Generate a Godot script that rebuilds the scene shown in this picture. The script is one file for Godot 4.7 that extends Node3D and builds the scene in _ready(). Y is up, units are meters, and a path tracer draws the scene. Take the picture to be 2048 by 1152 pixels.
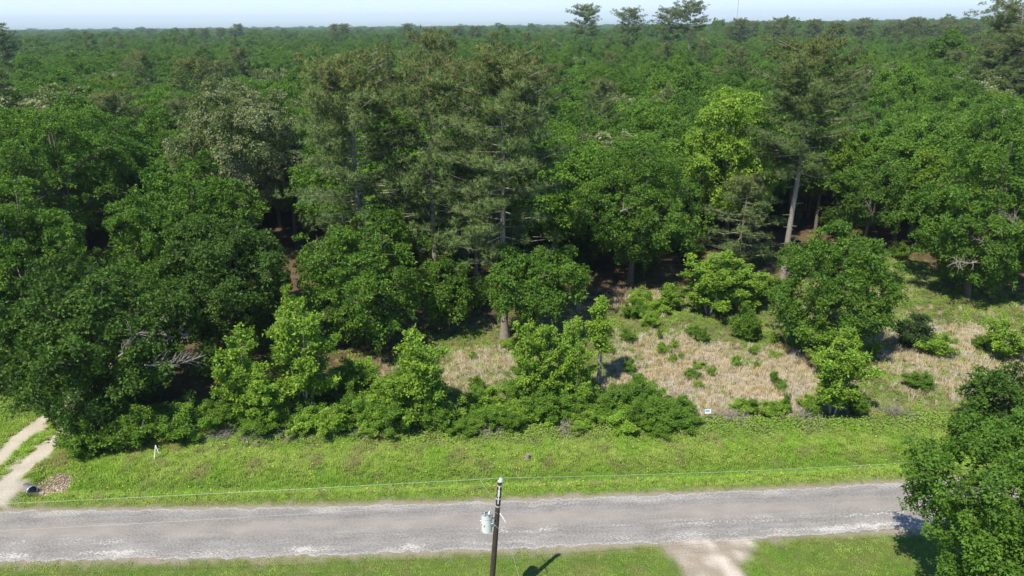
extends Node3D
# A rural road seen from a drone: verge and ditch, brush, a straw meadow, tall pines, and forest to the horizon.

# ---------------------------------------------------------------- mesh builder
class MB:
	var v := PackedVector3Array()
	var n := PackedVector3Array()
	var c := PackedColorArray()
	var uv := PackedVector2Array()
	var idx := PackedInt32Array()
	var col := Color.WHITE

	func vert(p: Vector3, nn: Vector3) -> int:
		v.append(p); n.append(nn); c.append(col); uv.append(Vector2.ZERO)
		return v.size() - 1

	func tri(a: int, b: int, d: int) -> void:
		idx.append(a); idx.append(b); idx.append(d)

	func quadf(a: Vector3, b: Vector3, d: Vector3, e: Vector3) -> void:
		# clockwise seen from the front
		var nn := (d - a).cross(b - a).normalized()
		var i := vert(a, nn)
		vert(b, nn); vert(d, nn); vert(e, nn)
		tri(i, i + 1, i + 2); tri(i, i + 2, i + 3)

	func box(centre: Vector3, size: Vector3, b := Basis.IDENTITY) -> void:
		var h := size * 0.5
		var p := []
		for k in 8:
			p.append(centre + b * Vector3(h.x * (1 if k & 1 else -1), h.y * (1 if k & 2 else -1), h.z * (1 if k & 4 else -1)))
		quadf(p[4], p[6], p[7], p[5]); quadf(p[1], p[3], p[2], p[0]); quadf(p[5], p[7], p[3], p[1])
		quadf(p[0], p[2], p[6], p[4]); quadf(p[6], p[2], p[3], p[7]); quadf(p[0], p[4], p[5], p[1])

	func tube(pts: Array, radii: Array, sides := 7, caps := true) -> void:
		var rings := []
		for k in pts.size():
			var d: Vector3 = (pts[mini(k + 1, pts.size() - 1)] - pts[maxi(k - 1, 0)])
			if d.length() < 1e-5: d = Vector3.UP
			d = d.normalized()
			var side := d.cross(Vector3.FORWARD if absf(d.z) < 0.9 else Vector3.RIGHT).normalized()
			var other := d.cross(side)
			var first := v.size()
			for s in sides:
				var a := TAU * s / sides
				var nn := side * cos(a) + other * sin(a)
				vert(pts[k] + nn * float(radii[k]), nn)
			rings.append(first)
		for k in pts.size() - 1:
			for s in sides:
				var a: int = rings[k] + s
				var b: int = rings[k] + (s + 1) % sides
				var a2: int = rings[k + 1] + s
				var b2: int = rings[k + 1] + (s + 1) % sides
				tri(a, a2, b); tri(b, a2, b2)
		if caps:
			for e in [0, pts.size() - 1]:
				var d2: Vector3 = (pts[e] - pts[1 if e == 0 else e - 1]).normalized()
				var m := vert(pts[e], d2)
				var f := v.size()
				for s in sides:
					vert(v[rings[e] + s], d2)
				for s in sides:
					if e == 0: tri(m, f + s, f + (s + 1) % sides)
					else: tri(m, f + (s + 1) % sides, f + s)

	func mesh(mat: Material, into: ArrayMesh = null) -> ArrayMesh:
		var a := []
		a.resize(Mesh.ARRAY_MAX)
		a[Mesh.ARRAY_VERTEX] = v; a[Mesh.ARRAY_NORMAL] = n; a[Mesh.ARRAY_COLOR] = c
		if uv.size() == v.size(): a[Mesh.ARRAY_TEX_UV] = uv
		a[Mesh.ARRAY_INDEX] = idx
		var m := into if into else ArrayMesh.new()
		m.add_surface_from_arrays(Mesh.PRIMITIVE_TRIANGLES, a)
		m.surface_set_material(m.get_surface_count() - 1, mat)
		return m

# ---------------------------------------------------------------- naming
var used := {}
func numbered(base: String) -> String:
	var k: int = used.get(base, 0)
	used[base] = k + 1
	return base if k == 0 else "%s_%03d" % [base, k]

func tag(o: Node3D, label: String, category: String, group := "", kind := "") -> void:
	if label: o.set_meta("label", label)
	if category: o.set_meta("category", category)
	if group: o.set_meta("group", group)
	if kind: o.set_meta("kind", kind)

func thing(called: String, label: String, category: String, at := Vector3.ZERO, turn := 0.0, group := "") -> Node3D:
	var o := Node3D.new()
	o.name = numbered(called)
	add_child(o)
	o.position = at
	o.rotation.y = turn
	tag(o, label, category, group)
	return o

func part(called: String, m: Mesh, parent: Node3D) -> MeshInstance3D:
	var o := MeshInstance3D.new()
	o.name = called
	o.mesh = m
	parent.add_child(o, true)
	return o

func structure(called: String, m: Mesh) -> MeshInstance3D:
	var o := MeshInstance3D.new()
	o.name = numbered(called)
	o.mesh = m
	add_child(o)
	o.set_meta("kind", "structure")
	return o

# ---------------------------------------------------------------- numbers
var rng := RandomNumberGenerator.new()
func rf(a: float, b: float) -> float: return rng.randf_range(a, b)
func rdir() -> Vector3:
	var y := rf(-1, 1)
	var a := rf(0, TAU)
	var s := sqrt(1 - y * y)
	return Vector3(s * cos(a), y, s * sin(a))

var nz := FastNoiseLite.new()       # ground patches, metres
func noise(x: float, z: float, f: float, off := 0.0) -> float: return nz.get_noise_3d(x * f, off * 37.0, z * f)

func road_far(x: float) -> float: return -40.2 - 0.042 * x - 0.0007 * clampf(x, -45, 45) * x
func road_near(x: float) -> float: return -35.55 - 0.043 * x - 0.0007 * clampf(x, -45, 45) * x
func ditch(x: float) -> float: return road_far(x) - 3.1 + 0.2 * noise(x, 0, 4.0)
func brush_line(x: float) -> float: return -48.9 - 0.02 * x

func ground_y(x: float, z: float) -> float:
	var y := 0.0
	var d := z - ditch(x)
	var f := smoothstep(-34.6, -33.3, x)
	y -= 0.75 * f * exp(-d * d / 1.7)
	if z < ditch(x) - 2: y += 0.12 * noise(x, z, 6.0) * smoothstep(ditch(x) - 2, ditch(x) - 6, z)
	if z > road_near(x) + 0.6: y -= 0.10 * smoothstep(road_near(x) + 0.6, road_near(x) + 3, z)
	return y

func clear_edge(x: float) -> float:
	# where the forest begins behind the meadow
	var pts := [[-300, -60], [-60, -66], [-45, -78], [-22, -78], [-8, -76], [8, -76], [14, -84], [28, -86], [38, -92], [43, -102], [52, -100], [58, -84], [80, -72], [300, -70]]
	for k in pts.size() - 1:
		if x < pts[k + 1][0]:
			return lerpf(pts[k][1], pts[k + 1][1], clampf((x - pts[k][0]) / (pts[k + 1][0] - pts[k][0]), 0, 1))
	return -70.0

# ---------------------------------------------------------------- leaves
var mats := {}

func leaf_material(rough := 0.55, thru := Color(0.82, 0.88, 0.55)) -> StandardMaterial3D:
	var m := StandardMaterial3D.new()
	m.vertex_color_use_as_albedo = true
	m.roughness = rough
	m.metallic_specular = 0.3
	m.backlight_enabled = true
	m.backlight = thru
	m.cull_mode = BaseMaterial3D.CULL_DISABLED
	return m

# a twig: a flat spray of small folded leaves round the origin, facing +y
func twig_template(count: int, radius: float, ll: float, lw: float, tilt: float) -> Dictionary:
	var v := PackedVector3Array()
	var n := PackedVector3Array()
	for k in count:
		var a := rf(0, TAU)
		var q := radius * sqrt(rng.randf())
		var p := Vector3(q * cos(a), rf(-0.35, 0.35) * radius, q * sin(a))
		var d := (Vector3(cos(a), 0, sin(a)) + rdir() * 0.8).normalized()
		var up := (Vector3.UP + rdir() * tilt).normalized()
		var s := d.cross(up).normalized()
		up = s.cross(d).normalized()
		var l := ll * rf(0.7, 1.25)
		var w := lw * rf(0.75, 1.2)
		v.append(p - s * w * 0.5)
		v.append(p + d * l - up * l * 0.12)
		v.append(p + s * w * 0.5)
		for i in 3: n.append(up)
	return {"v": v, "n": n}

func tones(cols: Array, verts: int, each: int) -> Array:
	# colour arrays for a template: one per twig tone, each leaf a little different
	var out := []
	for k in 10:
		var a := PackedColorArray()
		var base: Color = cols[k % cols.size()]
		base = base * rf(0.82, 1.18)
		for i in verts / each:
			var b := base * rf(0.8, 1.22)
			b.a = 1
			for j in each: a.append(b)
		out.append(a)
	return out

func leaves_mesh(v: PackedVector3Array, n: PackedVector3Array, c: PackedColorArray, mat: Material) -> ArrayMesh:
	var a := []
	a.resize(Mesh.ARRAY_MAX)
	a[Mesh.ARRAY_VERTEX] = v; a[Mesh.ARRAY_NORMAL] = n; a[Mesh.ARRAY_COLOR] = c
	var m := ArrayMesh.new()
	m.add_surface_from_arrays(Mesh.PRIMITIVE_TRIANGLES, a)
	m.surface_set_material(0, mat)
	return m

func frame(up: Vector3) -> Basis:
	var x := up.cross(rdir())
	if x.length() < 0.05: x = up.cross(Vector3(0.3, 0.2, 0.9))
	x = x.normalized()
	return Basis(x, up, x.cross(up))

var PAL := {
	"mid": [Color(0.0999, 0.205, 0.0279), Color(0.116, 0.227, 0.0311), Color(0.136, 0.242, 0.0295), Color(0.088, 0.182, 0.0279)],
	"canopy": [Color(0.13, 0.258, 0.0363), Color(0.151, 0.286, 0.0404), Color(0.177, 0.305, 0.0384), Color(0.114, 0.229, 0.0363)],
	"canopy_dark": [Color(0.0979, 0.205, 0.0293), Color(0.114, 0.227, 0.0327), Color(0.133, 0.242, 0.031), Color(0.0862, 0.182, 0.0293)],
	"dark": [Color(0.0666, 0.135, 0.0251), Color(0.0766, 0.15, 0.0266), Color(0.0899, 0.169, 0.0266)],
	"yellow": [Color(0.151, 0.252, 0.0257), Color(0.176, 0.283, 0.0272), Color(0.126, 0.221, 0.0242)],
	"pale": [Color(0.22, 0.27, 0.12), Color(0.32, 0.35, 0.2), Color(0.17, 0.225, 0.08), Color(0.12, 0.18, 0.05)],
	"bright": [Color(0.224, 0.37, 0.0435), Color(0.269, 0.411, 0.0522), Color(0.181, 0.312, 0.0435)],
	"bush": [Color(0.134, 0.255, 0.0311), Color(0.174, 0.304, 0.0348), Color(0.109, 0.216, 0.0295)],
	"pine": [Color(0.121, 0.189, 0.062), Color(0.141, 0.212, 0.07), Color(0.107, 0.172, 0.062)],
	"juniper": [Color(0.061, 0.114, 0.0378), Color(0.0732, 0.1254, 0.042)],
}
var bark: StandardMaterial3D
var pine_bark: StandardMaterial3D
var leafm: StandardMaterial3D
var needlem: StandardMaterial3D

# a broadleaf tree: crown of leafy lobes on limbs. Returns {crown, trunk}
func broadleaf(rseed: int, r: float, y0: float, y1: float, pal: String, per := 75.0, leaf := 0.23, lobes := 0, lobe_size := 1.0, ragged := 0.6) -> Dictionary:
	rng.seed = rseed
	var tpls := []
	for k in 6: tpls.append(twig_template(12, 0.36 * leaf / 0.23, leaf, leaf * 0.74, 1.05))
	var cols := tones(PAL[pal], 36, 3)
	var yc := lerpf(y0, y1, 0.48)
	var hy := (y1 - y0) * 0.5
	if lobes == 0: lobes = int(20 + r * 5.5)
	var L := []
	for k in lobes:
		var y := 1.0 - 2.0 * (k + 0.5) / lobes
		var a := k * 2.39996 + rf(-0.45, 0.45)
		var s := sqrt(1 - y * y)
		var d := Vector3(s * cos(a), y, s * sin(a))
		var reach := rf(0.56, 0.86) * (1.0 + ragged * rf(-0.24, 0.2))
		var lr := r * (0.13 + 0.19 * pow(rng.randf(), 1.4)) * lobe_size + 0.35
		if d.y < -0.45: reach *= 0.85
		var lc := Vector3(d.x * r * reach, yc + d.y * hy * reach, d.z * r * reach)
		L.append([lc, lr, d])
	L.append([Vector3(0, yc, 0), r * 0.42, Vector3.UP])
	var spray := 0.62 * leaf / 0.23
	var shape := FastNoiseLite.new()
	shape.seed = rseed
	shape.frequency = 0.45
	shape.fractal_octaves = 2
	var v := PackedVector3Array()
	var n := PackedVector3Array()
	var c := PackedColorArray()
	var total := int(per * 1.55 * r * (r + hy) * 0.5)
	var weight := 0.0
	for l in L: weight += l[1] * l[1]
	for l in L:
		var many := int(total * l[1] * l[1] / weight)
		var centre: Vector3 = l[0]
		var lr: float = l[1]
		var out: Vector3 = l[2]
		var hue := rng.randi()
		var sprays := maxi(3, many / 9)
		for g in sprays:
			var d := (rdir() + out * 0.35 + Vector3.UP * 0.25).normalized()
			var depth := rf(0.7, 1.12) if rng.randf() < 0.85 else rf(0.35, 0.65)
			depth *= 1.0 + 0.5 * shape.get_noise_3dv((centre + d * lr) * 1.0)
			var q := centre + Vector3(d.x, d.y * 0.85, d.z) * lr * depth
			var hidden := false
			for o in L:
				if q.distance_squared_to(o[0]) < o[1] * o[1] * 0.4 and o != l:
					hidden = true
					break
			if hidden and rng.randf() < 0.8: continue
			var up := (d * 0.9 + Vector3.UP * 0.6 + rdir() * 0.5).normalized()
			var sb := frame(up)
			var sr := spray * rf(0.7, 1.3)
			var tint := rng.randi() % 4
			for k in rng.randi_range(6, 12):
				var e := Vector2.from_angle(rf(0, TAU)) * sqrt(rng.randf()) * sr
				var p := q + sb * Vector3(e.x, rf(-0.16, 0.16) - 0.35 * e.length_squared() / sr, e.y)
				if p.y < 0.12: continue
				var b := frame((up + rdir() * 0.4 + (p - q) * 0.5).normalized())
				var t: Dictionary = tpls[rng.randi() % 6]
				v.append_array(Transform3D(b * rf(0.85, 1.2), p) * t.v)
				n.append_array(Transform3D(b, Vector3.ZERO) * t.n)
				c.append_array(cols[(hue + tint + rng.randi() % 2) % 10])
	var mb := MB.new()
	var fork := maxf(y0 + hy * 0.35, y1 * 0.22)
	var lean := Vector3(rf(-0.06, 0.06), 0, rf(-0.06, 0.06))
	var top := Vector3(0, fork, 0) + lean * fork
	var tr := clampf(r * 0.045, 0.09, 0.38)
	mb.tube([Vector3(0, -0.2, 0), Vector3(0, 0.35, 0), Vector3(0, fork * 0.5, 0) + lean * fork * 0.5, top, Vector3(0, yc + hy * 0.5, 0) + lean * yc], [tr * 1.5, tr * 1.1, tr * 0.95, tr * 0.85, tr * 0.25], 9)
	for k in L.size() - 1:
		if k % 3 != 0 and L.size() > 30: continue
		var goal: Vector3 = L[k][0]
		var out: Vector3 = L[k][2]
		var from := top.lerp(Vector3(0, yc, 0), rf(-0.15, 0.7)) if goal.y > fork else Vector3(0, minf(fork, maxf(goal.y * 0.8, 0.5)), 0)
		var mid := from.lerp(goal, 0.5) + Vector3(rf(-0.3, 0.3), rf(-0.1, 0.5), rf(-0.3, 0.3))
		var tip: Vector3 = goal + out * L[k][1] * rf(0.6, 1.0) + rdir() * 0.3
		mb.tube([from, mid, goal, tip], [tr * 0.42, tr * 0.3, tr * 0.2, 0.015], 5, false)
		for j in 3:
			var q: Vector3 = goal + (out + rdir() * 0.9).normalized() * L[k][1] * rf(0.8, 1.05)
			mb.tube([mid.lerp(goal, rf(0.4, 1.0)), goal.lerp(q, 0.5) + rdir() * 0.2, q], [tr * 0.16, 0.03, 0.012], 4, false)
	return {"crown": leaves_mesh(v, n, c, leafm), "trunk": mb.mesh(bark)}

# bare dead limb with forked twigs, starting at the origin and reaching along +x
func dead_limb(rseed: int, length: float) -> ArrayMesh:
	rng.seed = rseed
	var mb := MB.new()
	var p := Vector3.ZERO
	var d := Vector3(1, 0.15, 0)
	var pts := [p]
	var rr := [0.09]
	for k in 6:
		p += d.normalized() * length / 6
		d += rdir() * 0.35
		pts.append(p)
		rr.append(0.09 - 0.013 * (k + 1))
	mb.tube(pts, rr, 5, false)
	for k in range(1, 7):
		for j in 4:
			var e := (d + rdir() * 1.3).normalized()
			var q: Vector3 = pts[k]
			var l := rf(0.5, 1.5)
			mb.tube([q, q + e * l * 0.5, q + e * l + rdir() * 0.3], [0.04, 0.03, 0.012], 4, false)
			var f := (e + rdir() * 0.7).normalized()
			mb.tube([q + e * l * 0.5, q + e * l * 0.5 + f * rf(0.4, 0.9)], [0.025, 0.01], 4, false)
	return mb.mesh(mats.deadwood)

# a pine: straight tapered trunk, whorled limbs, tufts of long needles
func pine(rseed: int, h: float, r: float, live: float, tufts: int, needle := 0.36, flat_top := 0.75, bend := Vector3.ZERO, gap := 0.0) -> Dictionary:
	rng.seed = rseed
	var tpls := []
	for k in 6:
		var tv := PackedVector3Array()
		var tn := PackedVector3Array()
		for j in 15:
			var d := (rdir() + Vector3.UP * 0.55).normalized()
			var s := d.cross(rdir()).normalized()
			var l := needle * rf(0.75, 1.2)
			var w := needle * 0.105
			var nn := (d * 0.3 + Vector3.UP * 0.8 + rdir() * 0.4).normalized()
			nn = (nn - d * nn.dot(d) * 0.6).normalized()
			if (-s).cross(d).dot(nn) < 0: s = -s
			tv.append(s * w * 0.5); tv.append(d * l); tv.append(-s * w * 0.5)
			for q in 3: tn.append(nn)
		tpls.append({"v": tv, "n": tn})
	var cols := tones(PAL.pine, 45, 3)
	var young := tones([Color(0.165, 0.19, 0.065), Color(0.19, 0.19, 0.07), Color(0.15, 0.185, 0.064)], 45, 3)
	var v := PackedVector3Array()
	var n := PackedVector3Array()
	var c := PackedColorArray()
	var mb := MB.new()
	var tr := h * 0.0145
	var axis := func(y: float) -> Vector3: return Vector3(0, y, 0) + bend * pow(maxf(y, 0.0) / h, 1.5) + Vector3(0.18 * sin(y * 0.33 + rseed), 0, 0.18 * cos(y * 0.27 + rseed)) * (y / h)
	var pts := []
	var rr := []
	for k in 17:
		var t := k / 16.0
		pts.append(axis.call(t * h * 0.985 - 0.2 * (1 - t)))
		rr.append(tr * (1.25 if k == 0 else 1.0 - 0.88 * t) * (1 + 0.25 * exp(-t * 22)))
	mb.tube(pts, rr, 10)
	# stubs of shed limbs on the bare trunk
	for k in 14:
		var y := rf(live * 0.4, live)
		var d := Vector3(rf(-1, 1), rf(-0.1, 0.4), rf(-1, 1)).normalized()
		var o: Vector3 = axis.call(y)
		mb.tube([o, o + d * rf(0.4, 1.6)], [0.05, 0.015], 4, false)
	var clumps := []
	var y := live
	while y < h - 0.4:
		var t := (y - live) / (h - live)
		var prof := 0.0
		if t < 0.3: prof = lerpf(0.62, 1.0, t / 0.3)
		else: prof = pow(1.0 - pow((t - 0.3) / 0.7, 2.0) * 0.93, flat_top)
		var count := 3 if t < 0.85 else 4
		var a0 := rf(0, TAU)
		for k in count:
			if rng.randf() < gap: continue
			var a := a0 + TAU * k / count + rf(-0.5, 0.5)
			var l := maxf(r * prof * rf(0.7, 1.12), 0.9)
			var rise := lerpf(-0.12, 0.38, t) + rf(-0.15, 0.2)
			var o: Vector3 = axis.call(y)
			var d := Vector3(cos(a), rise, sin(a)).normalized()
			var mid := o + d * l * 0.5 - Vector3(0, l * 0.05, 0)
			var end := o + Vector3(cos(a + rf(-0.25, 0.25)) * l, rise * l * 0.8 + l * 0.08, sin(a) * l)
			var br := clampf(l * 0.016, 0.025, 0.085)
			mb.tube([o, mid, end], [br, br * 0.7, 0.012], 5, false)
			var many := maxi(3, int(l * 1.35))
			for j in many:
				var f := lerpf(0.28, 1.0, (j + rng.randf()) / many)
				var q := mid.lerp(end, (f - 0.5) * 2) if f > 0.5 else o.lerp(mid, f * 2)
				q += Vector3(rf(-1, 1), rf(0, 0.35), rf(-1, 1)) * (0.25 + 0.17 * l * f)
				clumps.append([q, rf(0.55, 1.2) * (0.68 + 0.045 * r), t, d])
				if j % 2 == 0: mb.tube([o.lerp(q, 0.6), q], [0.025, 0.01], 4, false)
		y += rf(0.55, 1.0) * (1.0 - 0.35 * t)
	var each := 1.35 * float(tufts) / clumps.size()
	for q in clumps:
		var many := int(each * q[1] * q[1] * 1.1 + rng.randf())
		for k in many:
			var d := rdir()
			d.y = d.y * 0.5 + 0.12
			var p: Vector3 = q[0] + d * q[1] * rf(0.35, 1.0)
			var up: Vector3 = (d + Vector3.UP * 0.9 + q[3] * 0.5 + rdir() * 0.3).normalized()
			var b := frame(up)
			var t: Dictionary = tpls[rng.randi() % 6]
			v.append_array(Transform3D(b * rf(0.8, 1.2), p) * t.v)
			n.append_array(Transform3D(b, Vector3.ZERO) * t.n)
			var tip: bool = rng.randf() < 0.08 + 0.55 * smoothstep(0.6, 0.97, q[2])
			c.append_array(young[rng.randi() % 10] if tip else cols[rng.randi() % 10])
	return {"crown": leaves_mesh(v, n, c, needlem), "trunk": mb.mesh(pine_bark)}

# a slim many-stemmed young tree with leafy upright shoots and gaps between them
func sapling(rseed: int, h: float, r: float, stems: int, pal: String, leaf := 0.24, low := 0.2, dens := 26.0) -> Dictionary:
	rng.seed = rseed
	var tpls := []
	for k in 6: tpls.append(twig_template(10, 0.26, leaf, leaf * 0.8, 0.8))
	var cols := tones(PAL[pal], 30, 3)
	var v := PackedVector3Array()
	var n := PackedVector3Array()
	var c := PackedColorArray()
	var mb := MB.new()
	for k in stems:
		var a := TAU * k / stems + rf(-0.6, 0.6)
		var hh := h * (1.0 if k == 0 else rf(0.6, 0.97))
		var spread := r * (rf(0.0, 0.25) if k == 0 else rf(0.35, 0.95))
		var base := Vector3(cos(a), 0, sin(a)) * 0.15
		var tip := Vector3(cos(a) * spread, hh, sin(a) * spread)
		var mid := base.lerp(tip, 0.5) + Vector3(rf(-0.3, 0.3), 0, rf(-0.3, 0.3))
		var sr := 0.012 * hh
		mb.tube([base - Vector3(0, 0.2, 0), base.lerp(mid, 0.5), mid, mid.lerp(tip, 0.6), tip], [sr, sr * 0.85, sr * 0.65, sr * 0.4, 0.012], 6, false)
		var shoots := int(hh * 2.1)
		for j in shoots:
			var t := lerpf(low, 1.0, (j + rng.randf()) / shoots)
			var o := base.lerp(mid, t * 2) if t < 0.5 else mid.lerp(tip, t * 2 - 1)
			var b := rf(0, TAU)
			var l := (0.35 + r * 0.58 * (1.15 - t)) * rf(0.4, 1.35)
			var end := o + Vector3(cos(b), rf(0.3, 0.9), sin(b)) * l
			mb.tube([o, end], [sr * 0.3, 0.008], 4, false)
			var many := int(dens * (0.25 + l * 0.55))
			for i in many:
				var p := o.lerp(end, 1.1 - 0.9 * pow(rng.randf(), 1.6)) + rdir() * rf(0.05, 0.33)
				var up := (rdir() * 0.6 + Vector3.UP * 0.9).normalized()
				var fb := frame(up)
				var tp: Dictionary = tpls[rng.randi() % 6]
				v.append_array(Transform3D(fb * rf(0.7, 1.15), p) * tp.v)
				n.append_array(Transform3D(fb, Vector3.ZERO) * tp.n)
				c.append_array(cols[(k * 3 + rng.randi() % 4) % 10])
	return {"crown": leaves_mesh(v, n, c, leafm), "trunk": mb.mesh(mats.palebark)}

func plant(kind: Dictionary, called: String, label: String, category: String, at: Vector3, scl := Vector3.ONE, turn := 0.0, group := "", names := ["trunk", "crown"]) -> Node3D:
	var o := thing(called, label, category, Vector3(at.x, ground_y(at.x, at.z) + at.y, at.z), turn, group)
	var tm := part(names[0], kind.trunk, o)
	var cm := part(names[1], kind.crown, o)
	tm.scale = scl
	cm.scale = scl
	return o

# ---------------------------------------------------------------- labels that single out
const ORD := ["first", "second", "third", "fourth", "fifth", "sixth", "seventh", "eighth", "ninth", "tenth", "eleventh", "twelfth", "thirteenth", "fourteenth", "fifteenth", "sixteenth", "seventeenth", "eighteenth", "nineteenth", "twentieth"]
const NUM := ["zero", "one", "two", "three", "four", "five", "six", "seven", "eight", "nine", "ten", "eleven", "twelve", "thirteen", "fourteen", "fifteen", "sixteen", "seventeen", "eighteen", "nineteen", "twenty"]
func settle_labels(list: Array) -> void:
	# list of [node, look, plural look, place]: alike ones are told apart by their order from the left
	var by := {}
	for e in list:
		var key: String = e[1] + "|" + e[3]
		if not by.has(key): by[key] = []
		by[key].append(e)
	for key in by:
		var a: Array = by[key]
		a.sort_custom(func(p, q): return p[0].position.x / -p[0].position.z < q[0].position.x / -q[0].position.z)
		for k in a.size():
			if a.size() == 1: a[k][0].set_meta("label", "%s %s" % [a[k][1], a[k][3]])
			else: a[k][0].set_meta("label", "%s from left of %s %s %s" % [ORD[mini(k, 19)], NUM[mini(a.size(), 20)], a[k][2], a[k][3]])

func scatter(called: String, m: Mesh, where: Array, colours: Array) -> MultiMeshInstance3D:
	var mm := MultiMesh.new()
	mm.transform_format = MultiMesh.TRANSFORM_3D
	mm.use_colors = colours.size() > 0
	mm.mesh = m
	mm.instance_count = where.size()
	for k in where.size():
		mm.set_instance_transform(k, where[k])
		if colours.size() > 0: mm.set_instance_color(k, colours[k])
	var o := MultiMeshInstance3D.new()
	o.name = numbered(called)
	o.multimesh = mm
	o.set_meta("kind", "stuff")
	return o

func plain(col: Color, rough := 0.8, metal := 0.0) -> StandardMaterial3D:
	var m := StandardMaterial3D.new()
	m.albedo_color = col.linear_to_srgb()
	m.roughness = rough
	m.metallic = metal
	return m

func noise_tex(freq: float, a: Color, b: Color, size := 512, octaves := 4, nseed := 3) -> NoiseTexture2D:
	var f := FastNoiseLite.new()
	f.seed = nseed
	f.noise_type = FastNoiseLite.TYPE_SIMPLEX_SMOOTH
	f.frequency = freq
	f.fractal_octaves = octaves
	var t := NoiseTexture2D.new()
	t.width = size
	t.height = size
	t.seamless = true
	t.noise = f
	var g := Gradient.new()
	g.set_color(0, a.linear_to_srgb())
	g.set_color(1, b.linear_to_srgb())
	t.color_ramp = g
	return t

func bark_material(a: Color, b: Color) -> StandardMaterial3D:
	var m := StandardMaterial3D.new()
	m.albedo_texture = noise_tex(0.03, a, b, 256, 4, 8)
	m.uv1_triplanar = true
	m.uv1_scale = Vector3(1.6, 0.35, 1.6)
	m.roughness = 0.9
	return m

# ================================================================ the scene
func _ready() -> void:
	# ---- camera
	var pitch := deg_to_rad(20.2)
	var roll := deg_to_rad(0.5)
	var fwd := Vector3(0, -sin(pitch), -cos(pitch))
	var right := Vector3.RIGHT
	var up := right.cross(fwd)
	var cam := Camera3D.new()
	cam.name = "camera"
	add_child(cam)
	cam.transform = Transform3D(Basis(right * cos(roll) - up * sin(roll), right * sin(roll) + up * cos(roll), -fwd), Vector3(0, 30, 0))
	cam.fov = rad_to_deg(2 * atan(576.0 / 1436.0))
	cam.near = 0.5
	cam.far = 20000
	cam.current = true
	# ---- sky, air, exposure
	var sky_mat := ProceduralSkyMaterial.new()
	sky_mat.sky_top_color = Color(0.10, 0.22, 0.5).linear_to_srgb()
	sky_mat.sky_horizon_color = Color(0.78, 0.93, 1.0).linear_to_srgb()
	sky_mat.sky_curve = 0.12
	sky_mat.ground_bottom_color = Color(0.06, 0.08, 0.04).linear_to_srgb()
	sky_mat.ground_horizon_color = Color(0.3, 0.38, 0.35).linear_to_srgb()
	sky_mat.sun_angle_max = 1.0
	var env := Environment.new()
	env.background_mode = Environment.BG_SKY
	env.sky = Sky.new()
	env.sky.sky_material = sky_mat
	env.background_energy_multiplier = 1.0
	env.tonemap_mode = Environment.TONE_MAPPER_LINEAR
	env.tonemap_exposure = 1.4
	env.fog_enabled = true
	env.fog_density = 0.00011
	env.fog_light_color = Color(0.8, 0.88, 0.95)
	env.sdfgi_enabled = true
	env.ssao_enabled = true
	env.ssil_enabled = true
	var we := WorldEnvironment.new()
	we.name = "world_environment"
	we.environment = env
	add_child(we)
	# ---- sun: behind the camera on the left, high
	var sun := DirectionalLight3D.new()
	sun.name = "sun"
	add_child(sun)
	var el := deg_to_rad(57.0)
	sun.look_at_from_position(Vector3.ZERO, Vector3(0.6 * cos(el), -sin(el), -0.8 * cos(el)))
	sun.light_energy = 1.6
	sun.light_color = Color(1.0, 0.96, 0.88)
	sun.light_angular_distance = 0.5
	sun.shadow_enabled = true

	# ---- materials
	rng.seed = 11
	nz.seed = 5
	nz.frequency = 0.02
	nz.fractal_octaves = 3
	bark = bark_material(Color(0.09, 0.075, 0.06), Color(0.26, 0.23, 0.2))
	pine_bark = bark_material(Color(0.16, 0.135, 0.12), Color(0.42, 0.37, 0.34))
	mats.palebark = bark_material(Color(0.22, 0.2, 0.17), Color(0.42, 0.39, 0.34))
	mats.deadwood = bark_material(Color(0.16, 0.145, 0.13), Color(0.34, 0.31, 0.28))
	leafm = leaf_material(0.5)
	needlem = leaf_material(0.55, Color(0.6, 0.66, 0.45))

	build_ground()
	build_road()
	build_pole()
	build_small_things()
	build_front_trees()
	build_brush()
	build_forest()
	build_far_things()
	build_grass()

# ---------------------------------------------------------------- ground
func meadow_straw(x: float, z: float) -> float:
	# 0 green, 1 dry straw
	var k := 0.0
	var blobs := [[20, -56, 10, 6, 1.0], [16, -61, 7, 6, 0.9], [-3, -60, 5, 4.5, 0.5], [26, -58, 5, 6, 0.85], [38, -63, 5, 5, 0.75], [40, -57, 7, 4.5, 0.6], [46, -66, 8, 3.0, 0.7], [12, -55, 6, 4, 0.55], [-12, -56, 5, 5, 0.5], [44, -60, 5, 4, 0.6], [55, -62, 8, 4, 0.6], [12, -78, 9, 4, 0.7], [28, -76, 6, 3, 0.5], [45, -95, 3, 5, 0.5]]
	for b in blobs:
		var dx: float = (x - b[0]) / b[2]
		var dz: float = (z - b[1]) / b[3]
		k = maxf(k, b[4] * smoothstep(1.25, 0.45, sqrt(dx * dx + dz * dz)))
	k += 0.7 * noise(x, z, 14.0, 1) * (0.35 + k) + 0.35 * noise(x, z, 45.0, 17) * k
	return clampf(k, 0, 1)

func dirt_track(x: float, z: float) -> float:
	# the two pale wheel tracks of the driveway on the left
	var w := 0.35 * noise(x, z, 25.0, 9)
	if z > -40.0 or z < -72 or x > -33: return 0.0
	var a := absf(x - (-38.2 + 0.12 * sin(z * 0.3)) - w)
	var b := absf(x - (-35.6 - 0.06 * (z + 45)) - w)
	var k := maxf(smoothstep(1.05, 0.6, a), smoothstep(1.1, 0.65, b))
	k = maxf(k, 0.35 + noise(x, z, 40, 19) if x > -38.2 and x < -35.4 else 0.0)
	k = maxf(k, smoothstep(-44.5, -42.0, z) * smoothstep(-33.7 + w, -34.4 + w, x))
	return k

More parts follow.
